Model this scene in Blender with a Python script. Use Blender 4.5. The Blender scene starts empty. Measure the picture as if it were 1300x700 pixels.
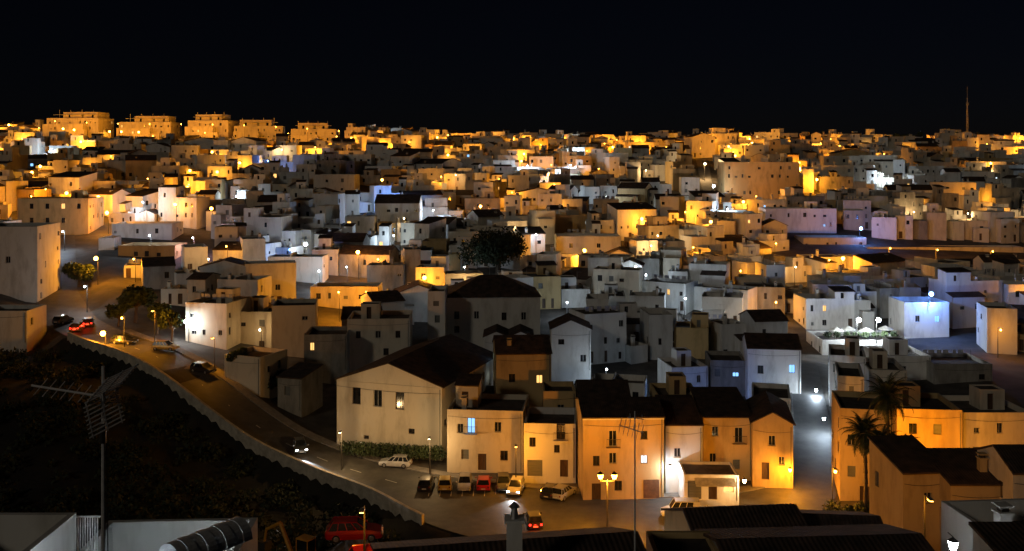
import bpy, math, random
import numpy as np
from mathutils import Vector, Matrix
R = random.Random(11)
F = 1250.0
def bx(u, y): return (u-650)/F*y          # bearing -> easting at range y
def bz(v, y): return -(v-200)/F*y         # depression -> height at range y
scene = bpy.context.scene
COL = scene.collection

# ------------------------------------------------------------------ materials
MATS = {}
def newmat(name):
    m = bpy.data.materials.new(name); m.use_nodes = True
    nt = m.node_tree; b = nt.nodes['Principled BSDF']; MATS[name] = m
    return m, nt, b
def surf(name, c1, c2, scale=1.0, rough=.85, bump=.0, bscale=None, stretch=(1,1,1), metal=0, lo=.35, hi=.7, rnd=0.0):
    m, nt, b = newmat(name)
    tc = nt.nodes.new('ShaderNodeTexCoord'); mp = nt.nodes.new('ShaderNodeMapping')
    mp.inputs['Scale'].default_value = stretch
    oi = nt.nodes.new('ShaderNodeObjectInfo')
    add = nt.nodes.new('ShaderNodeVectorMath'); add.operation = 'ADD'
    mul = nt.nodes.new('ShaderNodeMath'); mul.operation = 'MULTIPLY'; mul.inputs[1].default_value = 57.0
    nt.links.new(oi.outputs['Random'], mul.inputs[0])
    nt.links.new(tc.outputs['Object'], add.inputs[0]); nt.links.new(mul.outputs[0], add.inputs[1])
    nt.links.new(add.outputs[0], mp.inputs['Vector'])
    n = nt.nodes.new('ShaderNodeTexNoise'); n.inputs['Scale'].default_value = scale; n.inputs['Detail'].default_value = 4
    n.inputs['Roughness'].default_value = .65
    nt.links.new(mp.outputs[0], n.inputs['Vector'])
    r = nt.nodes.new('ShaderNodeValToRGB')
    r.color_ramp.elements[0].position = lo; r.color_ramp.elements[1].position = hi
    r.color_ramp.elements[0].color = (*c1, 1); r.color_ramp.elements[1].color = (*c2, 1)
    nt.links.new(n.outputs['Fac'], r.inputs[0])
    out = r.outputs[0]
    if rnd:
        hs = nt.nodes.new('ShaderNodeHueSaturation')
        mr = nt.nodes.new('ShaderNodeMapRange'); mr.inputs['To Min'].default_value = 1-rnd; mr.inputs['To Max'].default_value = 1.05
        nt.links.new(oi.outputs['Random'], mr.inputs['Value']); nt.links.new(mr.outputs[0], hs.inputs['Value'])
        nt.links.new(out, hs.inputs['Color']); out = hs.outputs[0]
    nt.links.new(out, b.inputs['Base Color'])
    b.inputs['Roughness'].default_value = rough; b.inputs['Metallic'].default_value = metal
    if bump:
        n2 = nt.nodes.new('ShaderNodeTexNoise'); n2.inputs['Scale'].default_value = bscale or scale*4; n2.inputs['Detail'].default_value = 2
        nt.links.new(add.outputs[0], n2.inputs['Vector'])
        bp = nt.nodes.new('ShaderNodeBump'); bp.inputs['Strength'].default_value = bump; bp.inputs['Distance'].default_value = .05
        nt.links.new(n2.outputs['Fac'], bp.inputs['Height']); nt.links.new(bp.outputs[0], b.inputs['Normal'])
    return m
def emis(name, col, s):
    m, nt, b = newmat(name)
    b.inputs['Base Color'].default_value = (*[c*.5 for c in col], 1)
    b.inputs['Emission Color'].default_value = (*col, 1); b.inputs['Emission Strength'].default_value = s
    m.cycles.emission_sampling = 'NONE'
    return m
surf('wall_white', (.58,.56,.51), (.83,.82,.78), .6, .9, 0, 5, (1,1,.3), rnd=.3, lo=.28, hi=.52)
surf('wall_cream', (.50,.44,.33), (.72,.65,.52), .6, .9, 0, 5, (1,1,.3), rnd=.25, lo=.28, hi=.52)
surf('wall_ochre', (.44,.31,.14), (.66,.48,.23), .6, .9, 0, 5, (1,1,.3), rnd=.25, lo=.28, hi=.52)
surf('wall_grey', (.20,.19,.17), (.40,.38,.34), .6, .95, 0, 5, (1,1,.35), rnd=.3, lo=.3, hi=.6)
surf('roof_flat', (.07,.055,.045), (.18,.145,.115), .7, .95, 0, rnd=.5)
surf('asphalt', (.05,.049,.048), (.10,.096,.09), .5, .7, .3, 12)
surf('pavement', (.16,.15,.14), (.27,.25,.23), 1.2, .85, .3, 8)
surf('earth', (.012,.011,.008), (.035,.03,.02), .15, .95, .6, 2)
surf('street_ground', (.05,.045,.04), (.12,.105,.09), .3, .9, .3, 3)
surf('stone_wall', (.36,.32,.25), (.62,.56,.45), .9, .95, .7, 3)
surf('bark', (.05,.035,.025), (.13,.10,.07), 4, .95, .6, 12, (1,1,.2))
surf('leaf', (.02,.035,.012), (.06,.09,.03), .8, .7)
surf('leaf_dark', (.012,.02,.008), (.035,.05,.018), .8, .8)
surf('leaf_dry', (.04,.035,.018), (.07,.06,.03), .8, .8)
surf('paint_line', (.45,.45,.43), (.75,.75,.72), 4, .7)
surf('wood', (.05,.028,.015), (.11,.06,.03), 5, .6, stretch=(1,1,.2))
surf('shutter', (.12,.13,.12), (.2,.2,.19), 3, .6, stretch=(.2,.2,6))
surf('metal', (.35,.35,.36), (.55,.55,.56), 6, .4, metal=.8)
surf('iron', (.015,.015,.015), (.04,.035,.03), 6, .6)
surf('tyre', (.015,.015,.015), (.03,.03,.03), 6, .9)
surf('frame_white', (.5,.5,.48), (.7,.7,.67), 3, .6)
surf('canvas', (.4,.38,.33), (.65,.62,.55), 2, .9)
surf('laundry', (.3,.35,.5), (.75,.7,.68), .9, .9, rnd=.5)
surf('plaque', (.10,.05,.025), (.2,.1,.05), 2, .7)
surf('yellow_paint', (.45,.22,.02), (.6,.32,.03), 2, .5)
surf('aluminium', (.5,.5,.5), (.7,.7,.7), 6, .6)
for nm, c in dict(car_white=(.7,.7,.7), car_red=(.5,.015,.015), car_grey=(.12,.13,.14), car_blue=(.03,.06,.16),
                  car_silver=(.42,.43,.45), car_black=(.02,.02,.022), car_yellow=(.5,.36,.08)).items():
    m = surf(nm, tuple(k*.85 for k in c), c, 2, .3); b = m.node_tree.nodes['Principled BSDF']
    b.inputs['Coat Weight'].default_value = .7; b.inputs['Metallic'].default_value = .15
m = surf('glass', (.008,.01,.013), (.03,.035,.04), .5, .12); m.node_tree.nodes['Principled BSDF'].inputs['Specular IOR Level'].default_value = .7
# tiled roof
m, nt, b = newmat('roof_tile')
tc = nt.nodes.new('ShaderNodeTexCoord')
uvw = nt.nodes.new('ShaderNodeTexWave'); uvw.wave_type = 'BANDS'; uvw.bands_direction = 'X'
uvw.inputs['Scale'].default_value = 1.3; uvw.inputs['Distortion'].default_value = .4; uvw.inputs['Detail'].default_value = 1
nt.links.new(tc.outputs['UV'], uvw.inputs['Vector'])
wy = nt.nodes.new('ShaderNodeTexWave'); wy.bands_direction = 'Y'; wy.wave_profile = 'SAW'; wy.inputs['Scale'].default_value = .8
nt.links.new(tc.outputs['UV'], wy.inputs['Vector'])
nz = nt.nodes.new('ShaderNodeTexNoise'); nz.inputs['Scale'].default_value = 1.1; nz.inputs['Detail'].default_value = 6
nt.links.new(tc.outputs['Object'], nz.inputs['Vector'])
rr = nt.nodes.new('ShaderNodeValToRGB'); rr.color_ramp.elements[0].position = .3; rr.color_ramp.elements[1].position = .7
rr.color_ramp.elements[0].color = (.025,.018,.014,1); rr.color_ramp.elements[1].color = (.10,.06,.042,1)
nt.links.new(nz.outputs['Fac'], rr.inputs[0]); nt.links.new(rr.outputs[0], b.inputs['Base Color'])
mx = nt.nodes.new('ShaderNodeMath'); mx.operation = 'ADD'; nt.links.new(uvw.outputs['Fac'], mx.inputs[0]); nt.links.new(wy.outputs['Fac'], mx.inputs[1])
bp = nt.nodes.new('ShaderNodeBump'); bp.inputs['Strength'].default_value = .7; bp.inputs['Distance'].default_value = .06
nt.links.new(mx.outputs[0], bp.inputs['Height']); nt.links.new(bp.outputs[0], b.inputs['Normal']); b.inputs['Roughness'].default_value = .9
emis('win_warm', (1,.55,.16), 1.6); emis('win_blue', (.25,.55,1), 1.6); emis('win_cool', (.75,.9,1), 1.4)
emis('bulb_orange', (1,.45,.06), 30); emis('bulb_white', (.85,.95,1), 40); emis('bulb_blue', (.15,.35,1), 40)
emis('bulb_warm', (1,.75,.38), 30); emis('tail_red', (1,.02,.01), 8); emis('head_white', (.9,.95,1), 30)
surf('lens_dark', (.1,.01,.01), (.2,.02,.02), 3, .3)

# ------------------------------------------------------------------ mesh builder
class MB:
    def __init__(s): s.v=[]; s.f=[]; s.m=[]; s.names=[]; s.uv=[]
    def mi(s, n):
        if n not in s.names: s.names.append(n)
        return s.names.index(n)
    def face(s, pts, mat, uv=None):
        k = len(s.v); s.v.extend([tuple(p) for p in pts]); s.f.append(tuple(range(k, k+len(pts)))); s.m.append(s.mi(mat))
        s.uv.append(uv or [(0,0)]*len(pts))
    def box(s, x0,y0,z0,x1,y1,z1, mat, skip=''):
        P = [(x0,y0,z0),(x1,y0,z0),(x1,y1,z0),(x0,y1,z0),(x0,y0,z1),(x1,y0,z1),(x1,y1,z1),(x0,y1,z1)]
        for nm, q in (('b',(0,3,2,1)),('t',(4,5,6,7)),('f',(0,1,5,4)),('r',(1,2,6,5)),('k',(2,3,7,6)),('l',(3,0,4,7))):
            if nm not in skip: s.face([P[i] for i in q], mat)
    def cone(s, p0, p1, r0, r1, mat, n=7, caps=True):
        p0=Vector(p0); p1=Vector(p1); d=(p1-p0)
        if d.length<1e-6: return
        d.normalize(); a=Vector((0,0,1)) if abs(d.z)<.9 else Vector((1,0,0))
        e1=d.cross(a).normalized(); e2=d.cross(e1)
        A=[p0+(e1*math.cos(2*math.pi*i/n)+e2*math.sin(2*math.pi*i/n))*r0 for i in range(n)]
        B=[p1+(e1*math.cos(2*math.pi*i/n)+e2*math.sin(2*math.pi*i/n))*r1 for i in range(n)]
        for i in range(n):
            j=(i+1)%n; s.face([A[i],A[j],B[j],B[i]], mat)
        if caps: s.face(A[::-1],mat); s.face(B,mat)
    def ball(s, c, r, mat, n=10):
        m=6
        for i in range(m):
            a0=-math.pi/2+math.pi*i/m; a1=a0+math.pi/m
            s.cone((c[0],c[1],c[2]+r*math.sin(a0)),(c[0],c[1],c[2]+r*math.sin(a1)),max(1e-4,r*math.cos(a0)),max(1e-4,r*math.cos(a1)),mat,n,False)
    def obj(s, name, loc=(0,0,0), yaw=0, parent=None, smooth=False):
        me = bpy.data.meshes.new(name); me.from_pydata(s.v, [], s.f)
        for n in s.names: me.materials.append(MATS[n])
        me.polygons.foreach_set('material_index', s.m)
        if any(u[0]!=u[1] for u in s.uv if len(u)>1):
            ul = me.uv_layers.new(name='UV'); flat=[c for u in s.uv for p in u for c in p]
            ul.data.foreach_set('uv', flat)
        if smooth: me.polygons.foreach_set('use_smooth', [True]*len(me.polygons))
        me.update()
        o = bpy.data.objects.new(name, me); COL.objects.link(o); o.location=loc; o.rotation_euler=(0,0,yaw)
        if parent: o.parent=parent
        return o
def link_obj(name, me, loc, yaw=0, parent=None):
    o = bpy.data.objects.new(name, me); COL.objects.link(o); o.location=loc; o.rotation_euler=(0,0,yaw)
    if parent: o.parent=parent
    return o

# ------------------------------------------------------------------ terrain
TC = (np.array([-100,75,250,450,650,850,1050,1250,1400])-650)/F
TY = np.array([0,40,58,65,80,95,115,140,165,200,250,320,400,480,540,700,1500,6000.])
TZ = np.array([
 [-14]*9,
 [-28,-28,-28,-25,-26,-26,-26,-26,-26],
 [-36,-36,-33,-25.5,-33,-34,-34,-31,-31],
 [-38,-38,-36,-26.5,-35,-36,-36,-33,-33],
 [-40,-40,-39,-30.5,-39,-39,-38,-36,-36],
 [-41,-41,-41,-37,-41,-40.8,-39.5,-39,-39],
 [-40,-40,-41,-41,-41,-40.8,-39.5,-39,-39],
 [-33,-33,-38,-41,-40.5,-40,-39,-38,-38],
 [-28,-29,-33,-37,-38,-38.5,-38,-36,-36],
 [-25,-26,-28.5,-32,-34,-35,-35.5,-34,-34],
 [-21,-22,-23,-26,-27,-28,-30,-31,-31],
 [-10,-11,-13,-17,-19,-20,-21,-22,-22],
 [2,2,0,-4,-8,-8,-8,-9,-9],
 [10,10,9,6,2,2,2,2,2],
 [11,11,10,7,3,3,3,3,3],
 [-12]*9, [-80]*9, [-80]*9], dtype=float)
def path(pts): return [(bx(u,y), y, z, hw) for (u,y,z,hw) in pts]
ROAD = path([(78,260,-20.5,3.2),(75,230,-23.9,3.6),(70,200,-27.2,4),(88,178,-29.6,4.5),(135,166,-30.6,4.5),(190,158,-31.3,4),(235,150,-32.6,3.8),(290,143,-36,3.8),
   (350,137,-39.3,3.8),(430,130,-40.8,4),(520,123,-41.1,5),(610,115.5,-41.1,8.5),(720,111,-41,9),(840,109,-41,9),(960,111,-40.5,7),(1035,118,-39.8,3.0),(1034,134,-38.6,2.6),(1026,152,-36.9,2.4),(1020,170,-35.5,2.2)])
LANE = path([(905,345,-15,2),(897,380,-10.5,2.2),(893,420,-4,2.4),(890,450,-1,2.4)])
def terr_np(X, Y, carve=True):
    X=np.asarray(X,float); Y=np.asarray(Y,float)
    yy=np.clip(Y,0,5999); t=np.clip(X/np.maximum(yy,10),TC[0],TC[-1]-1e-6)
    i=np.clip(np.searchsorted(TY,yy,side='right')-1,0,len(TY)-2); j=np.clip(np.searchsorted(TC,t,side='right')-1,0,len(TC)-2)
    a=(yy-TY[i])/(TY[i+1]-TY[i]); b=(t-TC[j])/(TC[j+1]-TC[j])
    z=(TZ[i,j]*(1-b)+TZ[i,j+1]*b)*(1-a)+(TZ[i+1,j]*(1-b)+TZ[i+1,j+1]*b)*a
    z=z+.5*np.sin(X*.05+Y*.03)*np.clip((Y-150)/60,0,1)
    if carve:
        for pi,P in enumerate((ROAD,LANE)):
            best=np.full(z.shape,1e9); bzr=np.zeros(z.shape); near=np.zeros(z.shape,bool)
            for (p,q) in zip(P[:-1],P[1:]):
                dx=q[0]-p[0]; dy=q[1]-p[1]; L=dx*dx+dy*dy
                s=np.clip(((X-p[0])*dx+(Y-p[1])*dy)/L,0,1)
                d=np.hypot(X-(p[0]+s*dx),Y-(p[1]+s*dy))-(p[3]+s*(q[3]-p[3]))
                zr=p[2]+s*(q[2]-p[2]); side=((X-p[0])*dy-(Y-p[1])*dx)>0
                m=d<best; best=np.where(m,d,best); bzr=np.where(m,zr,bzr); near=np.where(m,side,near)
            if pi==0:
                left=near&(X<-6)&(Y<172)
                w0=np.clip((best-.4)/2.0,0,1); far=np.clip((best-10)/12,0,1)
                zl=np.minimum(z,bzr-2.6); zl=zl*(1-far)+z*far
                z=np.where(left, (bzr-.12)*(1-w0)+zl*w0, z)
                w=np.clip((best-.8)/6,0,1); w=w*w*(3-2*w)
                z=np.where(left, z, (bzr-.12)*(1-w)+z*w)
            else:
                w=np.clip((best-.8)/6,0,1); z=(bzr-.12)*(1-w)+z*w
    return z
def terr(x,y): return float(terr_np(np.array([x]),np.array([y]))[0])
def rng_(a,b,s): return list(np.arange(a,b,s))
xs=[-6000,-3000,-1500,-800]+rng_(-480,-130,9)+rng_(-130,130,1.5)+rng_(130,480,9)+[480,800,1500,3000,6000]
ys=[-200,-60,-20]+rng_(0,84,3)+rng_(84,240,1.5)+rng_(240,560,6)+[560,600,650,700,900,1200,1500,2500,4000,6000]
XX,YY=np.meshgrid(xs,ys); ZZ=terr_np(XX,YY)
nv=np.stack([XX,YY,ZZ],-1).reshape(-1,3); nx=len(xs); ny=len(ys)
fa=[(j*nx+i,j*nx+i+1,(j+1)*nx+i+1,(j+1)*nx+i) for j in range(ny-1) for i in range(nx-1)]
me=bpy.data.meshes.new('ground'); me.from_pydata(nv.tolist(),[],fa); me.materials.append(MATS['earth']); me.materials.append(MATS['street_ground'])
me.polygons.foreach_set('use_smooth',[True]*len(me.polygons))
roadx=lambda y: np.interp(y,[112,116,123,130,137,143,150,158,166],[bx(u,yy) for u,yy in((700,112),(610,115.5),(520,123),(430,130),(350,137),(290,143),(235,150),(190,158),(135,166))])
mi=[]
for j in range(ny-1):
    for i in range(nx-1):
        X=xs[i]; Y=ys[j]
        mi.append(1 if (Y>166 or (Y>110 and X>roadx(Y))) else 0)
me.polygons.foreach_set('material_index',mi)
COL.objects.link(bpy.data.objects.new('ground_terrain',me))

def dense(P, step=2.0):
    pts=[]
    for a,b in zip(P[:-1],P[1:]):
        L=math.hypot(b[0]-a[0],b[1]-a[1]); n=max(1,int(L/step))
        for k in range(n): pts.append(tuple(a[i]+(b[i]-a[i])*k/n for i in range(4)))
    pts.append(P[-1]); A=np.array(pts)
    return A
def strip(name, A, off0, off1, dz, mat, i0=0, i1=None, thick=0):
    i1=i1 or len(A); mb=MB(); T=np.gradient(A[:,:2],axis=0); T/=np.linalg.norm(T,axis=1)[:,None]; N=np.stack([T[:,1],-T[:,0]],1)
    def pt(i,o):
        oo=o(A[i]) if callable(o) else o
        return (A[i,0]+N[i,0]*oo, A[i,1]+N[i,1]*oo, A[i,2]+dz)
    for i in range(i0,i1-1):
        a,b,c,d=pt(i,off0),pt(i,off1),pt(i+1,off1),pt(i+1,off0)
        mb.face([a,b,c,d],mat)
        if thick:
            lo=lambda p:(p[0],p[1],p[2]-thick)
            mb.face([lo(a),a,d,lo(d)],mat); mb.face([b,lo(b),lo(c),c],mat)
            if i==i0: mb.face([lo(a),lo(b),b,a],mat)
            if i==i1-2: mb.face([lo(d),d,c,lo(c)],mat)
    return mb.obj(name)
RA=dense(ROAD); LA=dense(LANE)
# soften the corners of the road in plan and profile
for it in range(6): RA[1:-1]=(RA[:-2]+2*RA[1:-1]+RA[2:])/4
strip('road',RA,lambda a:-a[3],lambda a:a[3],0,'asphalt'); strip('road',LA,lambda a:-a[3],lambda a:a[3],0,'pavement')
ia=int(np.argmin(np.hypot(RA[:,0]-bx(118,168),RA[:,1]-168))); ib=int(np.argmin(np.hypot(RA[:,0]-bx(606,116),RA[:,1]-116)))
strip('retaining_wall',RA,lambda a:a[3]+.02,lambda a:a[3]+.45,.95,'stone_wall',ia,ib,5)
strip('sidewalk',RA,lambda a:-a[3]-1.5,lambda a:-a[3]+.05,.13,'pavement',ia,None,.5)
mbl=MB()
T=np.gradient(RA[:,:2],axis=0); T/=np.linalg.norm(T,axis=1)[:,None]
for i in range(ia,ib-6,3):
    p=RA[i]; t=T[i]; n=(t[1]*.06,-t[0]*.06); q=(p[0]+t[0]*2,p[1]+t[1]*2); z2=RA[min(i+1,len(RA)-1)][2]
    mbl.face([(p[0]-n[0],p[1]-n[1],p[2]+.008),(p[0]+n[0],p[1]+n[1],p[2]+.008),(q[0]+n[0],q[1]+n[1],z2+.008),(q[0]-n[0],q[1]-n[1],z2+.008)],'paint_line')
for u in range(545,662,14):
    x=bx(u,121.5); mbl.face([(x,119.4,-41.09),(x+.1,119.4,-41.09),(x+.1,123.4,-41.09),(x,123.4,-41.09)],'paint_line')
mbl.obj('road_marking')
def road_clear(x,y,r):
    for P in (ROAD,LANE):
        for p,q in zip(P[:-1],P[1:]):
            dx=q[0]-p[0]; dy=q[1]-p[1]; s=min(1,max(0,((x-p[0])*dx+(y-p[1])*dy)/(dx*dx+dy*dy)))
            if math.hypot(x-p[0]-s*dx,y-p[1]-s*dy) < (p[3]+s*(q[3]-p[3]))+r: return False
    return True

# ------------------------------------------------------------------ houses
def wall(mb,o,u,n,w,h,ops,mat,zb=-4,detail=False):
    xs_=sorted(set([0,w]+[a for p in ops for a in (p[0],p[2])])); zs_=sorted(set([zb,h]+[a for p in ops for a in (p[1],p[3])]))
    P=lambda x,z,d=0:(o[0]+u[0]*x+n[0]*d,o[1]+u[1]*x+n[1]*d,z)
    for i in range(len(xs_)-1):
        run=None
        for j in range(len(zs_)-1):
            cx=(xs_[i]+xs_[i+1])/2; cz=(zs_[j]+zs_[j+1])/2
            hole=any(p[0]<cx<p[2] and p[1]<cz<p[3] for p in ops)
            if not hole:
                if run is None: run=j
            if (hole or j==len(zs_)-2) and run is not None:
                e=j if hole else j+1
                mb.face([P(xs_[i],zs_[run]),P(xs_[i+1],zs_[run]),P(xs_[i+1],zs_[e]),P(xs_[i],zs_[e])],mat); run=None
    for (x0,z0,x1,z1,k) in ops:
        D=-.22
        mb.face([P(x0,z0),P(x0,z0,D),P(x0,z1,D),P(x0,z1)],mat); mb.face([P(x1,z0),P(x1,z0,D),P(x1,z1,D),P(x1,z1)],mat)
        mb.face([P(x0,z0),P(x1,z0),P(x1,z0,D),P(x0,z0,D)],mat); mb.face([P(x0,z1),P(x1,z1),P(x1,z1,D),P(x0,z1,D)],mat)
        pm={'win':'glass','balc':'glass','shut':'shutter','door':'wood','garage':'shutter','warm':'win_warm','blue':'win_blue','cool':'win_cool','bblue':'win_blue'}[k]
        mb.face([P(x0,z0,D),P(x1,z0,D),P(x1,z1,D),P(x0,z1,D)],pm)
        def bar(xa,za,xb,zb_,d0,d1,m_):
            c=[P(xa,za,d0),P(xb,za,d0),P(xb,zb_,d0),P(xa,zb_,d0)]; e=[P(xa,za,d1),P(xb,za,d1),P(xb,zb_,d1),P(xa,zb_,d1)]
            mb.face(e,m_)
            for q in range(4):
                r=(q+1)%4; mb.face([c[q],c[r],e[r],e[q]],m_)
        if detail:
            if k in('win','warm','blue','cool','balc','bblue'):
                t=.06; fm='frame_white' if (int(x0*7)%2) else 'wood'
                bar(x0,z0,x0+t,z1,D,D+.05,fm); bar(x1-t,z0,x1,z1,D,D+.05,fm); bar(x0+t,z0,x1-t,z0+t,D,D+.05,fm); bar(x0+t,z1-t,x1-t,z1,D,D+.05,fm)
                xm=(x0+x1)/2; bar(xm-.03,z0+t,xm+.03,z1-t,D,D+.05,fm)
                if k=='win': 
                    bar(x0-.1,z0-.09,x1+.1,z0-.003,-.02,.08,mat)
                    for g in range(1,5):
                        xg=x0+(x1-x0)*g/5; bar(xg-.012,z0,xg+.012,z1,.02,.045,'iron')
            if k in('balc','bblue'):
                bar(x0-.35,z0-.12,x1+.35,z0-.003,0,.7,mat)
                nb=int((x1-x0+.7)/.13)
                for g in range(nb+1):
                    xg=x0-.35+(x1-x0+.68)*g/nb; bar(xg,z0,xg+.02,z0+1,.64,.66,'iron')
                bar(x0-.35,z0+1,x1+.35,z0+1.04,.62,.67,'iron')
            if k=='door' or k=='garage':
                bar(x0-.15,z1,x1+.15,z1+.15,.0,.05,mat)
def slab(mb,a,b,c,d,th,mat):
    a,b,c,d=[Vector(p) for p in (a,b,c,d)]
    w=(b-a).length; l=(d-a).length
    mb.face([a,b,c,d],mat,[(0,0),(w,0),(w,l),(0,l)])
    dn=Vector((0,0,-th)); L=[p+dn for p in (a,b,c,d)]
    mb.face(L[::-1],mat); T_=[a,b,c,d]
    for i in range(4):
        j=(i+1)%4; mb.face([L[i],L[j],T_[j],T_[i]],mat)
def chimney(mb,x,y,z,h,mat):
    mb.box(x-.3,y-.3,z-.8,x+.3,y+.3,z+h,mat,'b'); mb.box(x-.38,y-.38,z+h,x+.38,y+.38,z+h+.1,mat)
    mb.box(x-.2,y-.2,z+h+.1,x+.2,y+.2,z+h+.35,'iron','b'); mb.box(x-.36,y-.36,z+h+.35,x+.36,y+.36,z+h+.43,mat)
def block(mb,x0,y0,w,d,h,mat,roof='flat',fops=(),lops=(),rops=(),detail=False,par=.7,zb=-4,rise=None,roofmat=None):
    x1=x0+w; y1=y0+d
    hh=h
    wall(mb,(x0,y0),(1,0),(0,-1),w,hh,list(fops),mat,zb,detail)
    wall(mb,(x1,y0),(0,1),(1,0),d,hh,list(rops),mat,zb,detail)
    wall(mb,(x0,y1),(0,-1),(-1,0),d,hh,list(lops),mat,zb,detail)
    mb.face([(x0,y1,zb),(x1,y1,zb),(x1,y1,hh),(x0,y1,hh)],mat)
    if roof=='flat':
        t=.22; zr=h-par; rm=roofmat or 'roof_flat'
        o=[(x0,y0),(x1,y0),(x1,y1),(x0,y1)]; i_=[(x0+t,y0+t),(x1-t,y0+t),(x1-t,y1-t),(x0+t,y1-t)]
        for a in range(4):
            b_=(a+1)%4
            mb.face([(*o[a],h),(*o[b_],h),(*i_[b_],h),(*i_[a],h)],mat); mb.face([(*i_[a],h),(*i_[b_],h),(*i_[b_],zr),(*i_[a],zr)],mat)
        mb.face([(*p,zr) for p in i_],rm)
    else:
        ov=.3; th=.14; rs=rise or min(w,d)*.22; rm=roofmat or 'roof_tile'; e=.02
        if roof=='gable_side':
            ym=(y0+y1)/2; s=rs/(d/2)
            for X in (x0,x1): mb.face([(X,y0,h),(X,y1,h),(X,ym,h+rs)],mat)
            slab(mb,(x0-.15,y0-ov,h-ov*s+th+e),(x1+.15,y0-ov,h-ov*s+th+e),(x1+.15,ym,h+rs+th+e),(x0-.15,ym,h+rs+th+e),th,rm)
            slab(mb,(x1+.15,y1+ov,h-ov*s+th+e),(x0-.15,y1+ov,h-ov*s+th+e),(x0-.15,ym,h+rs+th+e),(x1+.15,ym,h+rs+th+e),th,rm)
        elif roof=='gable_front':
            xm=(x0+x1)/2; s=rs/(w/2)
            for Y in (y0,y1): mb.face([(x0,Y,h),(x1,Y,h),(xm,Y,h+rs)],mat)
            slab(mb,(x0-ov,y1+.15,h-ov*s+th+e),(x0-ov,y0-.15,h-ov*s+th+e),(xm,y0-.15,h+rs+th+e),(xm,y1+.15,h+rs+th+e),th,rm)
            slab(mb,(x1+ov,y0-.15,h-ov*s+th+e),(x1+ov,y1+.15,h-ov*s+th+e),(xm,y1+.15,h+rs+th+e),(xm,y0-.15,h+rs+th+e),th,rm)
        elif roof=='shed':
            mb.face([(x0,y0,h),(x0,y1,h),(x0,y1,h+rs)],mat); mb.face([(x1,y0,h),(x1,y1,h),(x1,y1,h+rs)],mat)
            mb.face([(x0,y1,h),(x1,y1,h),(x1,y1,h+rs),(x0,y1,h+rs)],mat); s=rs/d
            slab(mb,(x0-.15,y0-ov,h-ov*s+th+e),(x1+.15,y0-ov,h-ov*s+th+e),(x1+.15,y1+.1,h+rs+th+e),(x0-.15,y1+.1,h+rs+th+e),th,rm)
        elif roof=='hip':
            k=min(w,d)/2; 
            if w>=d: r0=(x0+k,(y0+y1)/2,h+rs+th); r1=(x1-k,(y0+y1)/2,h+rs+th)
            else: r0=((x0+x1)/2,y0+k,h+rs+th); r1=((x0+x1)/2,y1-k,h+rs+th)
            A,B,C,D_=(x0-ov,y0-ov,h+.05),(x1+ov,y0-ov,h+.05),(x1+ov,y1+ov,h+.05),(x0-ov,y1+ov,h+.05)
            q=lambda *p:[(a[0],a[1]) for a in p]
            if w>=d:
                mb.face([A,B,r1,r0],rm,q(A,B,r1,r0)); mb.face([C,D_,r0,r1],rm,q(C,D_,r0,r1)); mb.face([B,C,r1],rm,[(a[1],a[0]) for a in (B,C,r1)]); mb.face([D_,A,r0],rm,[(a[1],a[0]) for a in (D_,A,r0)])
            else:
                mb.face([A,B,r0],rm,q(A,B,r0)); mb.face([C,D_,r1],rm,q(C,D_,r1)); mb.face([B,C,r1,r0],rm,[(a[1],a[0]) for a in (B,C,r1,r0)]); mb.face([D_,A,r0,r1],rm,[(a[1],a[0]) for a in (D_,A,r0,r1)])
            mb.face([A,B,C,D_],mat)
def kind(r, litp=.035):
    t=r.random()
    if t<litp*.6: return 'warm'
    if t<litp*.8: return 'cool'
    if t<litp: return 'blue'
    return 'shut' if t<.3 else 'win'
def autops(r,w,h,p=.7,door=True,litp=.035,st=2.9):
    ops=[]; ns=max(1,int(h/st)); nc=max(1,int(w/2.5)); cw=w/nc
    for s in range(ns):
        z=h-.9-(s+1)*st+1.0+.2
        if z<0.3: z=.5
        for c in range(nc):
            if r.random()>p: continue
            ww=r.choice([.6,.7,.9,1.0]); wh=r.choice([.7,.9,1.2,1.3]); xc=cw*(c+.5)+r.uniform(-.5,.5)
            if xc-ww/2<.3 or xc+ww/2>w-.3 or z+wh>h-.75: continue
            if s==ns-1 and door and r.random()<.4: 
                if h-.9-ns*st<.6: ops.append((xc-ww/2,.02,xc+ww/2,2.1,'door')); continue
            ops.append((xc-ww/2,z,xc+ww/2,z+wh,kind(r,litp)))
    out=[]
    for a in ops:
        if all(a[2]<=b[0]-.05 or a[0]>=b[2]+.05 or a[3]<=b[1]-.05 or a[1]>=b[3]+.05 for b in out): out.append(a)
    return out
FOOT=[]
def reg(x,y,w,d,yaw):
    n=max(1,int(max(w,d)/4)); c,s=math.cos(yaw),math.sin(yaw)
    for i in range(n+1):
        for j in range(max(1,int(d/4))+1):
            lx=-w/2+w*i/n; ly=d*j/max(1,int(d/4)); FOOT.append((x+lx*c-ly*s,y+lx*s+ly*c))
HCAP=[]
def roofclutter(mb,w,d,h,mat,near):
    if R.random()<.16 and w<11:
        y0=R.uniform(1.2,d-1.2); x0=-w/2+.6; x1=w/2-.6
        for X in(x0,x1): mb.cone((X,y0,h-.9),(X,y0,h+1.1),.03,.03,'iron',4)
        mb.cone((x0,y0,h+1.05),(x1,y0,h+1.05),.012,.012,'iron',3); X=x0+.2
        while X<x1-1:
            ww=R.uniform(.4,1.1); mb.box(X,y0-.01,h+1.03-R.uniform(.5,1.0),X+ww,y0+.01,h+1.03,'laundry'); X+=ww+R.uniform(.1,.8)
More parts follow.
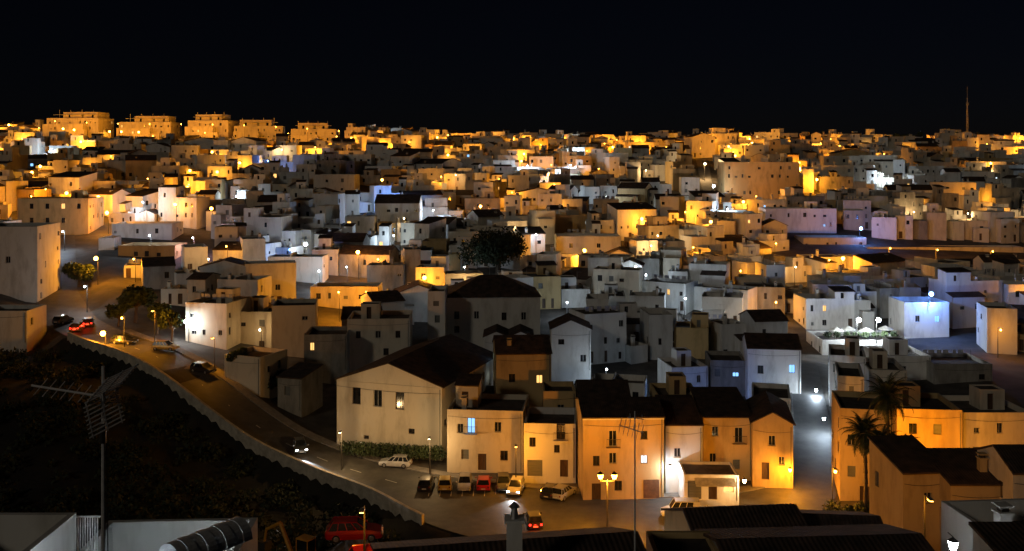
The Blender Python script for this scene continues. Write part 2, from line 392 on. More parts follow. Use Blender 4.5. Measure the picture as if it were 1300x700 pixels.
def hero(name,u0,u1,vb,vt,y,d,yaw=0,mat='wall_white',roof='flat',wins=None,hut=False,chim=(),par=.7,rise=None,zb=-4,sidep=.4,extra=None):
    s=y/F; w=(u1-u0)*s; h=(vb-vt)*s; x=bx((u0+u1)/2,y); z=bz(vb,y); mb=MB()
    HCAP.append((x,y,w,z+h*.45))
    if wins is None: fo=autops(R,w,h,.6,True,.03)
    else:
        fo=[]
        for (u,v,ww,wh,k) in wins:
            xc=(u-u0)*s; z0=(vb-v)*s-wh/2
            if k in('door','garage'): z0=.03
            fo.append((xc-ww/2,z0,xc+ww/2,z0+wh,k))
    yw=math.radians(yaw)
    block(mb,-w/2,0,w,d,h,mat,roof,fo,autops(R,d,h,sidep,False),autops(R,d,h,sidep,False),True,par,zb,rise)
    if hut and roof=='flat':
        hw=min(w*.4,3.2); hx=-w/2+.5+R.random()*(w-hw-1); block(mb,hx,d*.45,hw,min(3,d*.4),h+1.9,mat,'flat',[(hw*.3,h-par+.02,hw*.3+.8,h+1.5-.1,'door')],(),(),False,.15,h-par)
    if roof=='flat' and w>5: roofclutter(mb,w,d,h,mat,True)
    if y<170:   # rain pipe and a slack cable on the facade
        mb.cone((w/2-.25,-.07,0),(w/2-.25,-.07,h-.3),.05,.05,'shutter',6)
        for q in range(6):
            a=-w/2+.1+(w-.2)*q/6; b_=-w/2+.1+(w-.2)*(q+1)/6; sag=lambda X:-.25*(1-(2*X/w)**2)
            mb.cone((a,-.05,h-.85+sag(a)),(b_,-.05,h-.85+sag(b_)),.018,.018,'iron',4,False)
    for (cx,cy) in chim: chimney(mb,cx,cy,h+(0 if roof=='flat' else .5),1.0,mat)
    if extra: extra(mb,w,d,h)
    o=mb.obj(name,(x,y,z),yw); reg(x,y,w,d,yw)
    return o

# --- row around the square
def ware_extra(mb,w,d,h):
    mb.box(-w/2-.02,-.05,h-.25,w/2+.02,0,h-.1,'wall_cream','k')
hero('gabled_warehouse',420,566,574,487,135,23,-18,'wall_cream','gable_front',[(448,506,1.3,2.3,'win'),(478,507,1.3,2.3,'win'),(509,508,1.3,2.3,'win'),(462,558,.8,.5,'win'),(525,545,.9,.7,'win')],rise=2.7,extra=ware_extra)
hero('townhouse',567,664,598,521,128,9,-6,'wall_cream','flat',[(598,541,1.0,2.0,'bblue'),(584,545,.8,1.2,'win'),(632,542,.9,1.3,'win'),(640,578,1.0,1.3,'win'),(590,578,1.0,1.3,'shut'),(612,588,1.1,2.2,'door')],chim=((-3,2),),
  extra=lambda mb,w,d,h:(block(mb,-w*.45,4,3,3.5,h+2.2,'wall_cream','shed',[(.8,h-.6,1.7,h+1.4,'door')],(),(),False,.2,h-.9,rise=.7)))
hero('townhouse',665,731,606,540,124,9,-4,'wall_white','flat',[(712,548,1.1,2.0,'balc'),(676,562,.8,1.2,'win'),(707,570,.7,1.0,'win'),(679,590,1.9,2.1,'garage'),(716,590,1.0,2.2,'door')],par=.9)
hero('townhouse',690,731,560,497,134,6,0,'wall_ochre','flat',[(712,520,.9,1.3,'win')],hut=False)
hero('townhouse',630,700,560,449,143,9,4,'wall_ochre','gable_side',[(650,480,.9,1.2,'win'),(685,482,.9,1.2,'warm'),(668,515,.9,1.2,'win')],chim=((-2,2),))
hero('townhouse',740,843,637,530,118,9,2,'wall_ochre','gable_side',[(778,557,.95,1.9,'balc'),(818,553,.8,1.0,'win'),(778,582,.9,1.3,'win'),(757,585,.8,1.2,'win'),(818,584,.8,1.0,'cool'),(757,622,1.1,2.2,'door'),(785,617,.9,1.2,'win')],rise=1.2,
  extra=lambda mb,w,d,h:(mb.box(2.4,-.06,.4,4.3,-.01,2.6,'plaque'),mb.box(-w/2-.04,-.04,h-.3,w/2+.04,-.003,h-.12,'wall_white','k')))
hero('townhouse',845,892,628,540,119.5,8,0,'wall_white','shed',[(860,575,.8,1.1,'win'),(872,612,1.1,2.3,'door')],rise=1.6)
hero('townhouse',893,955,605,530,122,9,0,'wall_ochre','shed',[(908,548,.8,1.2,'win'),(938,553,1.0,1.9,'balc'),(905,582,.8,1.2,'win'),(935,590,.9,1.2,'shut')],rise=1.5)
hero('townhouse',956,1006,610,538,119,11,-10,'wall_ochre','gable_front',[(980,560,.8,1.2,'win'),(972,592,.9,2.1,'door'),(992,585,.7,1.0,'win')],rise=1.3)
hero('corner_shop',869,938,635,603,114,5,-2,'wall_white','flat',[(882,620,1.6,2.2,'garage'),(905,622,1.0,2.1,'door'),(925,618,1.2,1.3,'warm')],par=.3,
  extra=lambda mb,w,d,h:slab(mb,(-2,-1.3,h-.9),(2.6,-1.3,h-.9),(2.6,-.01,h-.35),(-2,-.01,h-.35),.05,'canvas'))
hero('townhouse',735,800,560,507,133,8,0,'wall_cream','gable_side',rise=1.6)
hero('townhouse',835,890,560,503,136,8,0,'wall_ochre','flat',hut=True)
hero('townhouse',562,630,560,505,142,8,-10,'wall_grey','flat')
hero('townhouse',1068,1132,642,520,114,9,-12,'wall_ochre','flat',[(1082,560,.9,1.3,'win'),(1115,558,.9,1.3,'win'),(1082,600,.9,1.3,'shut'),(1112,600,.9,1.3,'win'),(1098,630,1.1,2.2,'door')])
hero('townhouse',1140,1220,610,520,122,9,-6,'wall_ochre','flat',[(1160,545,1,1.3,'win'),(1190,545,1,1.3,'shut'),(1205,585,1.,1.3,'win'),(1155,588,1.1,1.9,'win')],hut=True)
hero('townhouse',1223,1310,612,524,123,9,0,'wall_cream','flat',hut=True)
hero('townhouse',1145,1205,665,600,82,6,6,'wall_ochre','shed',rise=1.2)
hero('townhouse',1207,1285,668,615,80,6,0,'wall_ochre','shed',rise=1.0,chim=((1,2),))
hero('townhouse',1286,1400,690,600,78,6,0,'wall_cream','gable_side',rise=1.2)
# alley & middle right
hero('townhouse',950,1016,532,443,154,9,-8,'wall_white','gable_side',[(966,470,.9,1.3,'win'),(1005,468,.9,1.3,'blue'),(992,500,.9,1.3,'win'),(1008,508,1,2,'door')],rise=1.5)
hero('townhouse',955,1003,570,505,137,9,-14,'wall_white','flat')
hero('townhouse',1064,1096,585,478,131,9,-16,'wall_white','flat',sidep=.7)
hero('townhouse',1054,1098,560,452,147,9,-17,'wall_white','flat',hut=True,sidep=.7)
hero('townhouse',1104,1150,560,470,142,9,-10,'wall_cream','flat',hut=True)
hero('townhouse',1120,1182,520,452,163,9,0,'wall_white','flat',hut=True)
hero('townhouse',1186,1260,530,462,160,9,0,'wall_grey','flat')
hero('restaurant_terrace',1044,1146,472,432,182,10,0,'wall_white','flat',par=1.0)
hero('lookout_house',1148,1205,450,384,192,8,0,'wall_white','flat',[(1165,405,.9,1.3,'win'),(1190,405,.9,1.3,'blue')],par=1.0)
hero('townhouse',852,900,530,466,158,8,8,'wall_white','flat',hut=True)
hero('townhouse',902,948,530,458,159,8,-5,'wall_grey','flat')
hero('townhouse',700,750,470,418,165,7,0,'wall_white','gable_front')
hero('manor_house',566,686,432,378,178,13,4,'wall_white','hip',[(580,400,.9,1.4,'win'),(605,400,.9,1.4,'win'),(640,402,.9,1.4,'win'),(665,402,.9,1.4,'win'),(580,418,.9,1.2,'win')],rise=3.2)
hero('townhouse',615,645,462,428,166,7,0,'wall_white','gable_front'); hero('townhouse',646,676,462,428,166,7,0,'wall_white','gable_front')
hero('townhouse',441,520,462,405,166,9,3,'wall_cream','flat',[(455,425,.8,1.2,'win'),(480,425,.9,1.2,'win'),(505,425,.8,1.2,'win'),(490,447,.9,1.2,'win')],hut=True)
hero('townhouse',543,565,440,370,172,8,0,'wall_white','flat')
hero('townhouse',386,440,470,425,161,8,3,'wall_grey','flat')
hero('townhouse',233,290,448,385,170,9,-12,'wall_cream','flat',hut=True)
hero('townhouse',297,345,448,396,174,9,-3,'wall_cream','flat',hut=True)
hero('townhouse',346,400,448,388,171,8,8,'wall_cream','flat')
hero('townhouse',280,335,500,452,150,7,-22,'wall_cream','flat')
hero('townhouse',350,385,520,480,147,6,-20,'wall_grey','shed')
hero('long_house',394,480,396,364,205,7,0,'wall_cream','flat')
hero('townhouse',-30,46,400,288,190,12,5,'wall_white','flat',[(10,330,.9,1.3,'win')],hut=False)
hero('townhouse',-30,34,435,395,165,7,0,'wall_white','flat')
hero('apartment_house',22,112,300,252,262,10,0,'wall_ochre','flat',[(40,262,1,1.4,'win'),(60,262,1,1.4,'win'),(80,262,1,1.4,'warm'),(100,262,1,1.4,'win'),(40,280,1,1.4,'win'),(60,280,1,1.4,'balc'),(80,280,1,1.4,'win')],hut=True)
hero('townhouse',142,218,312,284,258,9,0,'wall_white','flat')
hero('townhouse',150,222,350,312,235,9,0,'wall_ochre','flat')
hero('townhouse',706,788,340,300,262,9,0,'wall_white','flat',[(725,312,1,1.2,'win'),(760,312,1,1.2,'win')])
hero('long_house',1020,1100,340,302,285,9,0,'wall_cream','flat')
hero('long_house',1101,1300,342,314,280,6,0,'wall_cream','flat')
hero('townhouse',972,1062,300,265,300,9,0,'wall_white','flat',hut=True)
hero('townhouse',590,635,280,252,320,9,0,'wall_ochre','flat',hut=True)
hero('apartment_house',920,1015,255,206,345,12,0,'wall_ochre','flat',hut=True)
hero('apartment_house',398,450,262,222,340,12,0,'wall_white','flat')
hero('townhouse',476,532,300,258,285,10,0,'wall_white','gable_side')
BL=((92,72,150),(184,66,155),(264,54,153),(328,60,160),(398,56,164))
for (u,wd,vt) in BL:
    def up(mb,w,d,h,R=R):
        ox=R.uniform(-.1,.1)*w
        block(mb,-w*.33+ox,2.5,w*.66,d-3,h+2.9,'wall_cream','flat',[(w*.1,h+.2,w*.1+1,h+1.6,'win'),(w*.35,h-.6,w*.35+1.2,h+1.6,'shut'),(w*.55,h+.2,w*.55+1,h+1.6,'win')],(),(),False,.4,h-.7)
        for k in range(4): mb.cone((-w*.35+k*w*.22,4,h-.5),(-w*.35+k*w*.22,4,h+4.0),.12,.12,'wall_cream',5)
        mb.box(-w*.4,1.2,h+1.6,w*.4,2.4,h+1.75,'wall_cream')
        block(mb,-w*.5+.03,-3.2,w*R.uniform(.4,.8),3.19,h-3,'wall_cream','flat',autops(R,w*.4,h-3,.6,False,.05),(),(),False,.9)
        block(mb,-w*.15,-5.2,w*.5,1.99,h-5.8,'wall_cream','flat',autops(R,w*.5,h-5.8,.6,False,.05),(),(),False,.9)
    hero('apartment_block',u-wd/2,u+wd/2,196,vt,470,13,R.uniform(-12,12),'wall_cream','flat',None,extra=up)

# ------------------------------------------------------------------ lamps
def ground_hit(u,v,hgt):
    y=100.0
    while y<540:
        if terr(bx(u,y),y)+hgt>=bz(v,y): return y
        y+=1.5
    return 500
COLR=dict(orange=(1,.35,.02),white=(.82,.92,1),blue=(.12,.30,1),cool=(.66,.82,1),warm=(1,.62,.26),pink=(1,.6,.8))
BULB=dict(orange='bulb_orange',white='bulb_white',blue='bulb_blue',cool='bulb_white',warm='bulb_warm',pink='bulb_white')
LM={}
def lamp_mesh(c,h,style='pole'):
    key=(BULB[c],round(h),style)
    if key in LM: return LM[key]
    h=round(h); mb=MB(); b=BULB[c]
    if style in('pole','globe','head'):
        mb.cone((0,.9,-h-.5),(0,.9,.35),.09,.05,'iron',6); mb.cone((0,.9,.35),(0,-.1,.45),.035,.03,'iron',5)
        mb.box(-.16,-.45,.36,.16,.2,.46,'metal')
        if style=='pole': mb.ball((0,-.12,.14),.17,b,8)
        elif style=='head': mb.box(-.13,-.38,.30,.13,.12,.355,b)
        else: mb.ball((0,-.12,-.05),.42,b)
    elif style=='double':
        mb.cone((0,0,-h-.2),(0,0,-.1),.11,.06,'iron',8); mb.cone((-.75,0,-.25),(.75,0,-.25),.035,.035,'iron',5)
        for sx in(-.75,.75):
            mb.cone((sx,0,-.25),(sx,0,.0),.03,.03,'iron',5); mb.cone((sx,0,0),(sx,0,.48),.2,.36,b,6); mb.cone((sx,0,.49),(sx,0,.8),.4,.03,'iron',6)
    else:
        mb.cone((0,.55,.3),(0,0,.3),.025,.025,'iron',5); mb.cone((0,0,-.3),(0,0,.1),.13,.24,b,6); mb.cone((0,0,.11),(0,0,.3),.27,.02,'iron',6)
    o=mb.obj('tmp'); me=o.data; bpy.data.objects.remove(o); LM[key]=me; return me
def lamp(x,y,z,c,P,style='pole',h=6,rad=.14,name=None):
    o=link_obj(name or ('wall_lantern' if style=='wall' else 'street_lamp'),lamp_mesh(c,h,style),(x,y,z))
    L=bpy.data.lights.new('lamp_light','POINT'); L.color=COLR[c]; L.energy=P; L.shadow_soft_size=rad
    l=bpy.data.objects.new('lamp_light',L); COL.objects.link(l); l.parent=o; l.location=(0,-.15,-.38)
    if style=='globe': l.location=(0,-.12,-.72)
    if style=='double': l.location=(0,-.5,-.1)
    return o
ML=[(125,250,'orange',2600,7),(136,270,'orange',2200,6),(122,328,'orange',1500,6),(742,318,'orange',3000,5),(1070,328,'orange',3500,6),(1037,228,'orange',2500,6),
 (155,405,'orange',500,5),(430,372,'orange',1600,6),(465,372,'orange',1300,6),(925,186,'orange',3000,7),(18,345,'cool',500,5),(610,262,'orange',1200,6),(700,262,'orange',1300,6),
 (237,408,'white',350,4),(512,250,'blue',1500,6),(388,310,'white',700,5),(245,303,'pink',900,5),(108,365,'white',400,5),(895,208,'warm',2500,7),(906,236,'white',1200,6),
 (1120,222,'cool',1500,6),(1093,290,'blue',1200,5),(405,345,'cool',600,5),(368,318,'blue',900,5),(550,268,'cool',900,5),(340,205,'blue',900,6),(480,262,'cool',900,5),
 (660,428,'cool',350,4),(770,470,'cool',260,4),(375,492,'cool',150,3.5),(918,497,'blue',220,4),(720,385,'cool',350,4),(820,350,'cool',600,5),(560,300,'cool',900,5),
 (65,190,'cool',2500,6),(80,295,'cool',900,5),(870,270,'orange',1500,6),(965,395,'warm',400,4),(985,385,'orange',500,4),(1240,250,'orange',1500,6),(660,292,'warm',700,5),
 (820,217,'warm',1800,6),(700,210,'orange',2000,6),(300,250,'cool',900,5),(870,380,'cool',450,5),(1010,340,'warm',400,5),(1270,420,'orange',350,5),(265,330,'warm',500,5),
 (590,340,'cool',350,5),(770,250,'cool',900,5),(480,330,'orange',500,5),(1190,400,'cool',350,4),(330,420,'warm',120,4),(880,315,'orange',1200,5),(1130,316,'orange',1800,5),(1190,318,'orange',1600,5),(1260,320,'orange',1800,5),
 (960,250,'orange',2500,6),(985,310,'orange',1300,5),(40,250,'orange',1500,6),(170,330,'orange',900,5),(190,300,'cool',700,5),(440,340,'cool',500,5),(620,400,'cool',300,4),(500,300,'cool',900,5),(835,300,'warm',900,5),
 (940,345,'orange',500,5),(650,245,'orange',1300,6),(560,225,'orange',1500,6),(240,235,'orange',1600,6),(760,215,'orange',1800,6),(1160,270,'warm',900,5)]
BRIGHT={(742,318),(1070,328),(125,250),(1037,228),(512,250),(1093,290),(895,208),(1120,222),(237,408),(388,310),(906,236),(136,270),(122,328),(925,186),(1240,250),(610,262)}
MLP=[]
for (u,v,c,P,h) in ML:
    y=ground_hit(u,v,h); x=bx(u,y); z=bz(v,y); MLP.append((x,y,z)); lamp(x,y,z,c,P*1.9,'globe' if (u,v) in BRIGHT else 'pole',h)
for u in range(70,440,40):
    lamp(bx(u,455),455,terr(bx(u,455),455)+9,'orange',R.uniform(2400,4600),'pole',9)
lamp(bx(771,106),106,bz(608,106),'orange',6800,'double',4.6)
lamp(bx(1003,117),117,bz(596,117),'orange',1700,'wall'); lamp(bx(1150,116.5),116.5,bz(560,116.5),'orange',3400,'globe',4.5)
lamp(bx(851,117.5),117.5,bz(592,117.5),'white',450,'wall'); lamp(bx(945,113),113,bz(610,113),'warm',500,'wall')
lamp(bx(655,121),121,bz(570,121),'orange',900,'head',4.5); lamp(bx(1046,136),136,bz(531,136),'cool',1300,'wall',4)  # first street lamp added to light the square
lamp(bx(1036,152),152,bz(495,152),'cool',1000,'wall',5); lamp(bx(131,161),161,bz(423,161),'orange',1800,'globe',5)
lamp(bx(545,126),126,bz(560,126),'warm',800,'head',3.5); lamp(bx(432,127.5),127.5,bz(552,127.5),'warm',900,'head',5)  # both street lamps added to light the warehouse front
for (u,yy,P) in ((185,160,1300),(262,149,700)):  # roadside lamps added to brighten the retaining wall
    g=terr(bx(u,yy),yy); lamp(bx(u,yy),yy+3.2,g+5.5,'orange',P,'head',5)
for u,yy in ((1090,181),(1115,181)): lamp(bx(u,yy),yy,bz(406,yy),'white',3400,'globe',4)
lamp(bx(1182,190.5),190.5,bz(373,190.5),'blue',3200,'globe',2)
lamp(bx(1060,108),108,bz(600,108),'orange',1500,'pole',4)
lamp(bx(1235,116),116,bz(575,116),'orange',1500,'pole',4)
lamp(bx(1210,46),46,bz(690,46),'cool',40,'wall')
lamp(bx(1180,74),74,bz(640,74),'orange',500,'head',3)
lamp(bx(460,66),66,bz(655,66),'orange',300,'head',3)  # low lamp added to light the parked cars on the terrace
lamp(bx(900,100),100,bz(650,100),'orange',1200,'pole',5)
lamp(bx(250,32),32,bz(735,32),'cool',38,'wall')  # added lantern, unseen below the frame, brightens the roof parapet
lamp(bx(40,30),30,bz(735,30),'cool',32,'wall')  # likewise an added, unseen lantern for the far-left parapet

# ------------------------------------------------------------------ town fill
TREES=[(632,318,236,9,11),(172,372,178,4,8),(100,352,205,3.5,5),(345,470,153,3,5.5),(340,345,215,4,5)]
def free(x,y,w,d,yaw):
    c,s=math.cos(yaw),math.sin(yaw)
    for lx in(-w/2,0,w/2):
        for ly in(0,d/2,d):
            px=x+lx*c-ly*s; py=y+lx*s+ly*c
            if not road_clear(px,py,1.2): return False
            for (fx,fy) in near_foot(px,py):
                if abs(fx-px)<2.6 and abs(fy-py)<2.6: return False
    for (u,v,ty,r,h) in TREES:
        if math.hypot(bx(u,ty)-x,ty-y-d/2)<r*.8+max(w,d)/2: return False
    for (lx,ly,lz) in MLP:
        if abs(lx-x)<w/2+1.2 and -1.5<ly-y<d+1.5: return False
    return True
GRID={}
for p in FOOT: GRID.setdefault((int(p[0]//8),int(p[1]//8)),[]).append(p)
def near_foot(x,y):
    a,b=int(x//8),int(y//8)
    for i in(a-1,a,a+1):
        for j in(b-1,b,b+1):
            for p in GRID.get((i,j),()): yield p
def cap(x,y,w,d):
    m=1e9
    for (lx,ly,lz) in MLP:
        if ly>y and ly<y+70:
            t=(y+d)/ly
            if abs(lx*t-x)<w/2+.8: m=min(m,lz*t-.6)
    for (hx,hy,hw,hz) in HCAP:
        if hy>y and hy<y+60:
            t=(y+d)/hy
            if abs(hx*t-x)<w/2+hw*t/2-1: m=min(m,hz*t)
    return m
nh=0
y=148.0; row=0
while y<548:
    half=y*.56+14; x=-half+R.uniform(0,6)
    while x<half:
        w=R.choice([3.6,4.4,5,5.5,6.2,7,8.2,10,12.5]); 
        if y>330: w*=1.2
        d=R.uniform(5.5,8.5); yj=y+R.uniform(-2.2,2.2); yaw=R.uniform(-.35,.35)+.25*math.sin(x*.03+row*.6)
        xc=x+w/2; x+=w+(R.choice([0,.1,.2,.3,.6,2.5]))
        if yj/1.0<148: continue
        u=xc/yj*F+650
        if yj<170 and u<230: continue
        if u<130 and yj<200: continue
        if u<450 and yj>478: continue
        if not free(xc,yj,w,d,yaw): continue
        g=terr(xc,yj)+.2; h=R.choice([3.0,3.8,5.4,5.8,6.2,6.8,8.0,8.8]) if y<430 else R.choice([4.2,5.8,6.2,6.8,8.0,9.6])
        if u<450 and yj>400: h=min(h,5.8)
        c=cap(xc,yj,w,d)
        if g+h>c: h=c-g
        if h<2.2: continue
        orangez=(y>400) or (u<230 and y>230)
        r=R.random(); wm='wall_white' if r<(.45 if orangez else .66) else 'wall_cream' if r<.84 else 'wall_ochre' if r<(.97 if orangez else .88) else 'wall_grey'
        r=R.random(); rf='flat' if r<.84 else 'gable_side' if r<.90 else 'shed' if r<.96 else 'gable_front'
        mb=MB(); near=y<230
        block(mb,-w/2,0,w,d,h,wm,rf,autops(R,w,h,.5,True,.045),autops(R,d,h,.25,False),autops(R,d,h,.25,False),near,R.choice([.3,.7,.9,1.1]))
        if rf=='flat':
            if R.random()<.62 and g+h+2.2<c and w>4.9:
                hw=R.uniform(2.0,w*.6); hx=-w/2+R.choice([0.01,w-hw-.01,(w-hw)*.4]); hd=R.uniform(2.2,4.2); hy=R.choice([.01,d-hd-.01,(d-hd)/2])
                block(mb,hx,hy,hw,hd,h+R.uniform(1.3,2.8),wm,R.choice(['flat','flat','flat','shed']),[(hw*.3,h-.15,hw*.3+.7,h+1.2,R.choice(['door','win','shut']))],(),(),False,.15,h-1.15,rise=.5)
            if R.random()<.5:
                mx_=R.uniform(-w*.2,w*.2); mb.box(mx_,.23,h-1.15,mx_+.18,d-.23,h+R.uniform(.15,.9),wm,'b')
            if w>5 and y<320: roofclutter(mb,w,d,h,wm,near)
        if R.random()<.5: chimney(mb,R.uniform(-w*.35,w*.35),R.uniform(1,d-1.2),h,R.uniform(.6,1.3),wm)
        if R.random()<.2 and rf=='flat':
            tx=R.uniform(-w*.3,w*.3); mb.cone((tx,d*.6,h-.9),(tx,d*.6,h+.7),.45,.45,'canvas',9)
        if near and R.random()<.5:
            ax=R.uniform(-w*.4,w*.4); ay=R.uniform(1,d-1); mb.cone((ax,ay,h-.8),(ax,ay,h+3),.03,.02,'metal',4)
            for k in range(5): mb.cone((ax-.35,ay,h+2.9),(ax+.9,ay,h+2.9),.012,.012,'metal',3) if k==0 else mb.cone((ax-.3+k*.24,ay-.3,h+2.9),(ax-.3+k*.24,ay+.3,h+2.9),.01,.01,'metal',3)
        if R.random()<.35 and h>5.2:
            aw=w*R.uniform(.4,.8); ax=R.choice([-w/2+.03,w/2-aw-.03]); ah=h-R.uniform(1.6,3.2)
            block(mb,ax,-2.2,aw,2.19,ah,wm,R.choice(['flat','flat','shed']),autops(R,aw,ah,.5,True),(),(),False,.9,rise=.6)
        mb.obj('white_house' if wm=='wall_white' else 'village_house',(xc,yj,g),yaw); nh+=1
        ly=yj-3.0; pr=0.0; col='orange'
        if y>430: pr=.27; P=2800
        elif y>360: pr=.15 ; P=2200
        elif y>290: pr=.07; P=1500
        elif y>200: pr=.05; P=1000
        else: pr=.035; P=500
        if u<240 and y>215: pr=max(pr,.15); P=max(P,1400)
        if u>1000 and y<400: pr*=.6
        if R.random()<pr and road_clear(xc,ly,0):
            t=R.random()
            if y<400 and not(u<240): col='orange' if t<.5 else 'cool' if t<.75 else 'warm'
            else: col='orange' if t<.93 else 'cool'
            lamp(xc+R.uniform(-1.5,1.5),ly,terr(xc,ly)+6.8,col,P*R.uniform(.3,1.7),'globe' if (col=='orange' and R.random()<.5) else 'pole',6)
    y+=R.uniform(9.6,11.6); row+=1
print('fill houses',nh,'lights',len(bpy.data.lights))

# ------------------------------------------------------------------ vegetation
NR=np.random.RandomState(3)
def leaves(name,blobs,n,size,mat='leaf',parent=None):
    tot=sum(b[3]*b[4] for b in blobs); V=[]
    for (cx,cy,cz,rx,ry,rz) in [(b[0],b[1],b[2],b[3],b[4],b[5]) for b in blobs]:
        k=max(8,int(n*rx*ry/tot)); p=NR.normal(size=(k,3)); p/=np.linalg.norm(p,axis=1)[:,None]
        r=NR.uniform(.45,1.05,(k,1)); c=np.array([cx,cy,cz])+p*r*np.array([rx,ry,rz])
        a=NR.normal(size=(k,3)); a/=np.linalg.norm(a,axis=1)[:,None]; b=NR.normal(size=(k,3)); b-=a*(a*b).sum(1)[:,None]; b/=np.linalg.norm(b,axis=1)[:,None]
        s=NR.uniform(.5,1.2,(k,1))*size
        V.append(np.stack([c-a*s-b*s*.5,c+a*s*.2-b*s*.6,c+a*s+b*s*.4,c-a*s*.3+b*s*.6],1))
    V=np.concatenate(V).reshape(-1,3); nf=len(V)//4
    me=bpy.data.meshes.new(name); me.from_pydata(V.tolist(),[],np.arange(nf*4).reshape(-1,4).tolist()); me.materials.append(MATS[mat])
    o=bpy.data.objects.new(name,me); COL.objects.link(o)
    if parent: o.parent=parent
    return o
def tree(name,x,y,r,h,n=4000,size=.3,lm='leaf'):
    g=terr(x,y)-.2; mb=MB(); th=h*.4; mb.cone((x,y,g),(x+.2,y,g+th),r*.07+.1,r*.05+.06,'bark',8)
    bl=[]
    for k in range(9):
        a=k*2.4; rr=r*R.uniform(.25,.65); px=x+math.cos(a)*rr; py=y+math.sin(a)*rr; pz=g+h*R.uniform(.5,.85)
        mb.cone((x+.2,y,g+th*.9),(px,py,pz),r*.03+.04,.04,'bark',5); s=r*R.uniform(.32,.5); bl.append((px,py,pz,s,s,s*.8))
    t=mb.obj(name); leaves('foliage',bl,n,size,lm,t)
for (u,v,ty,r,h) in TREES: tree('broadleaf_tree',bx(u,ty),ty,r,h,7500 if r>6 else 2500,.35,'leaf_dark' if r>6 else 'leaf')
for k in range(12): 
    u=R.uniform(1090,1290); tree('broadleaf_tree',bx(u,505),505,R.uniform(2,4),R.uniform(9,12),500,.7)
for (u,yy) in ((200,172),(150,176),(218,168),(300,152)): tree('broadleaf_tree',bx(u,yy),yy,2.2,R.uniform(4,6),1200,.28)
bl=[]
while len(bl)<520:
    yy=R.uniform(80,163); u=R.uniform(-60,600); x=bx(u,yy)
    if not road_clear(x,yy,2.0): continue
    yr=np.interp(x,RA[ia-4:ib,0],RA[ia-4:ib,1])
    if yy>yr-4: continue
    s=R.uniform(.6,2.2); bl.append((x,yy,terr(x,yy)+s*.35,s,s,s*R.uniform(.5,.9)))
leaves('scrub_vegetation',bl,42000,.28,'leaf_dark')
leaves('grass_tufts',[(b[0]+R.uniform(-3,3),b[1],b[2]-b[5]*.5,b[3],b[4],.25) for b in bl[:200]],6000,.25,'leaf_dark')
leaves('ivy_hedge',[(bx(u,132)+0,132.5-(u-440)*.02,bz(573,132)+.3,1.3,.5,1.0) for u in range(440,560,9)],5000,.16)
def palm(x,y,g,h,r=2.4):
    mb=MB(); seg=8
    for k in range(seg):
        z0=g+h*k/seg; z1=g+h*(k+1)/seg; mb.cone((x+.1*math.sin(k*.5),y,z0),(x+.1*math.sin((k+1)*.5),y,z1),.26-.012*k+.04,.25-.012*k-.03,'bark',8)
    tx=x+.1*math.sin(seg*.5); top=g+h
    for k in range(42):
        a=k*2.399; el=math.radians(80-k*3.4); L=r*R.uniform(.85,1.15); px,pz=0,0; prev=None; dirx,diry=math.cos(a),math.sin(a)
        for s in range(9):
            t=s/8; e=el-t*t*1.5; P=Vector((tx+dirx*px,y+diry*px,top+pz))
            if prev is not None:
                mb.cone(prev,P,.035,.025,'leaf_dry',3,False)
                side=Vector((-diry,dirx,0)); fw=(P-prev).normalized(); ll=.6*math.sin(math.pi*min(1,t*.9+.12))*r/2.4
                for sg in(-1,1):
                    for q in(0,.33,.66):
                        b0=prev.lerp(P,q); tip=b0+side*sg*ll+fw*ll*.5+Vector((0,0,-ll*.45)); mb.face([b0,b0+fw*.12,tip],'leaf')
            prev=P; px+=math.cos(e)*L/8; pz+=math.sin(e)*L/8
    return mb.obj('palm_tree')
for (u,vc,vb,yy,r) in ((1098,548,642,106,2.8),(1127,502,642,109,3.2),(1146,575,650,102,2.7),(1120,565,650,100,2.5),(92,228,262,300,3)):
    x=bx(u,yy); zt=bz(vc,yy); zb=bz(vb,yy)-1; palm(x,yy,zb,zt-zb,r)
leaves('shrub',[(bx(u,106),106+R.uniform(-1,1),bz(648,106),1,1,.9) for u in range(1060,1180,12)],3000,.16)
leaves('shrub',[(bx(u,183),182.6,bz(430,183)+.8,.8,.5,.6) for u in range(1050,1146,12)],2500,.14)

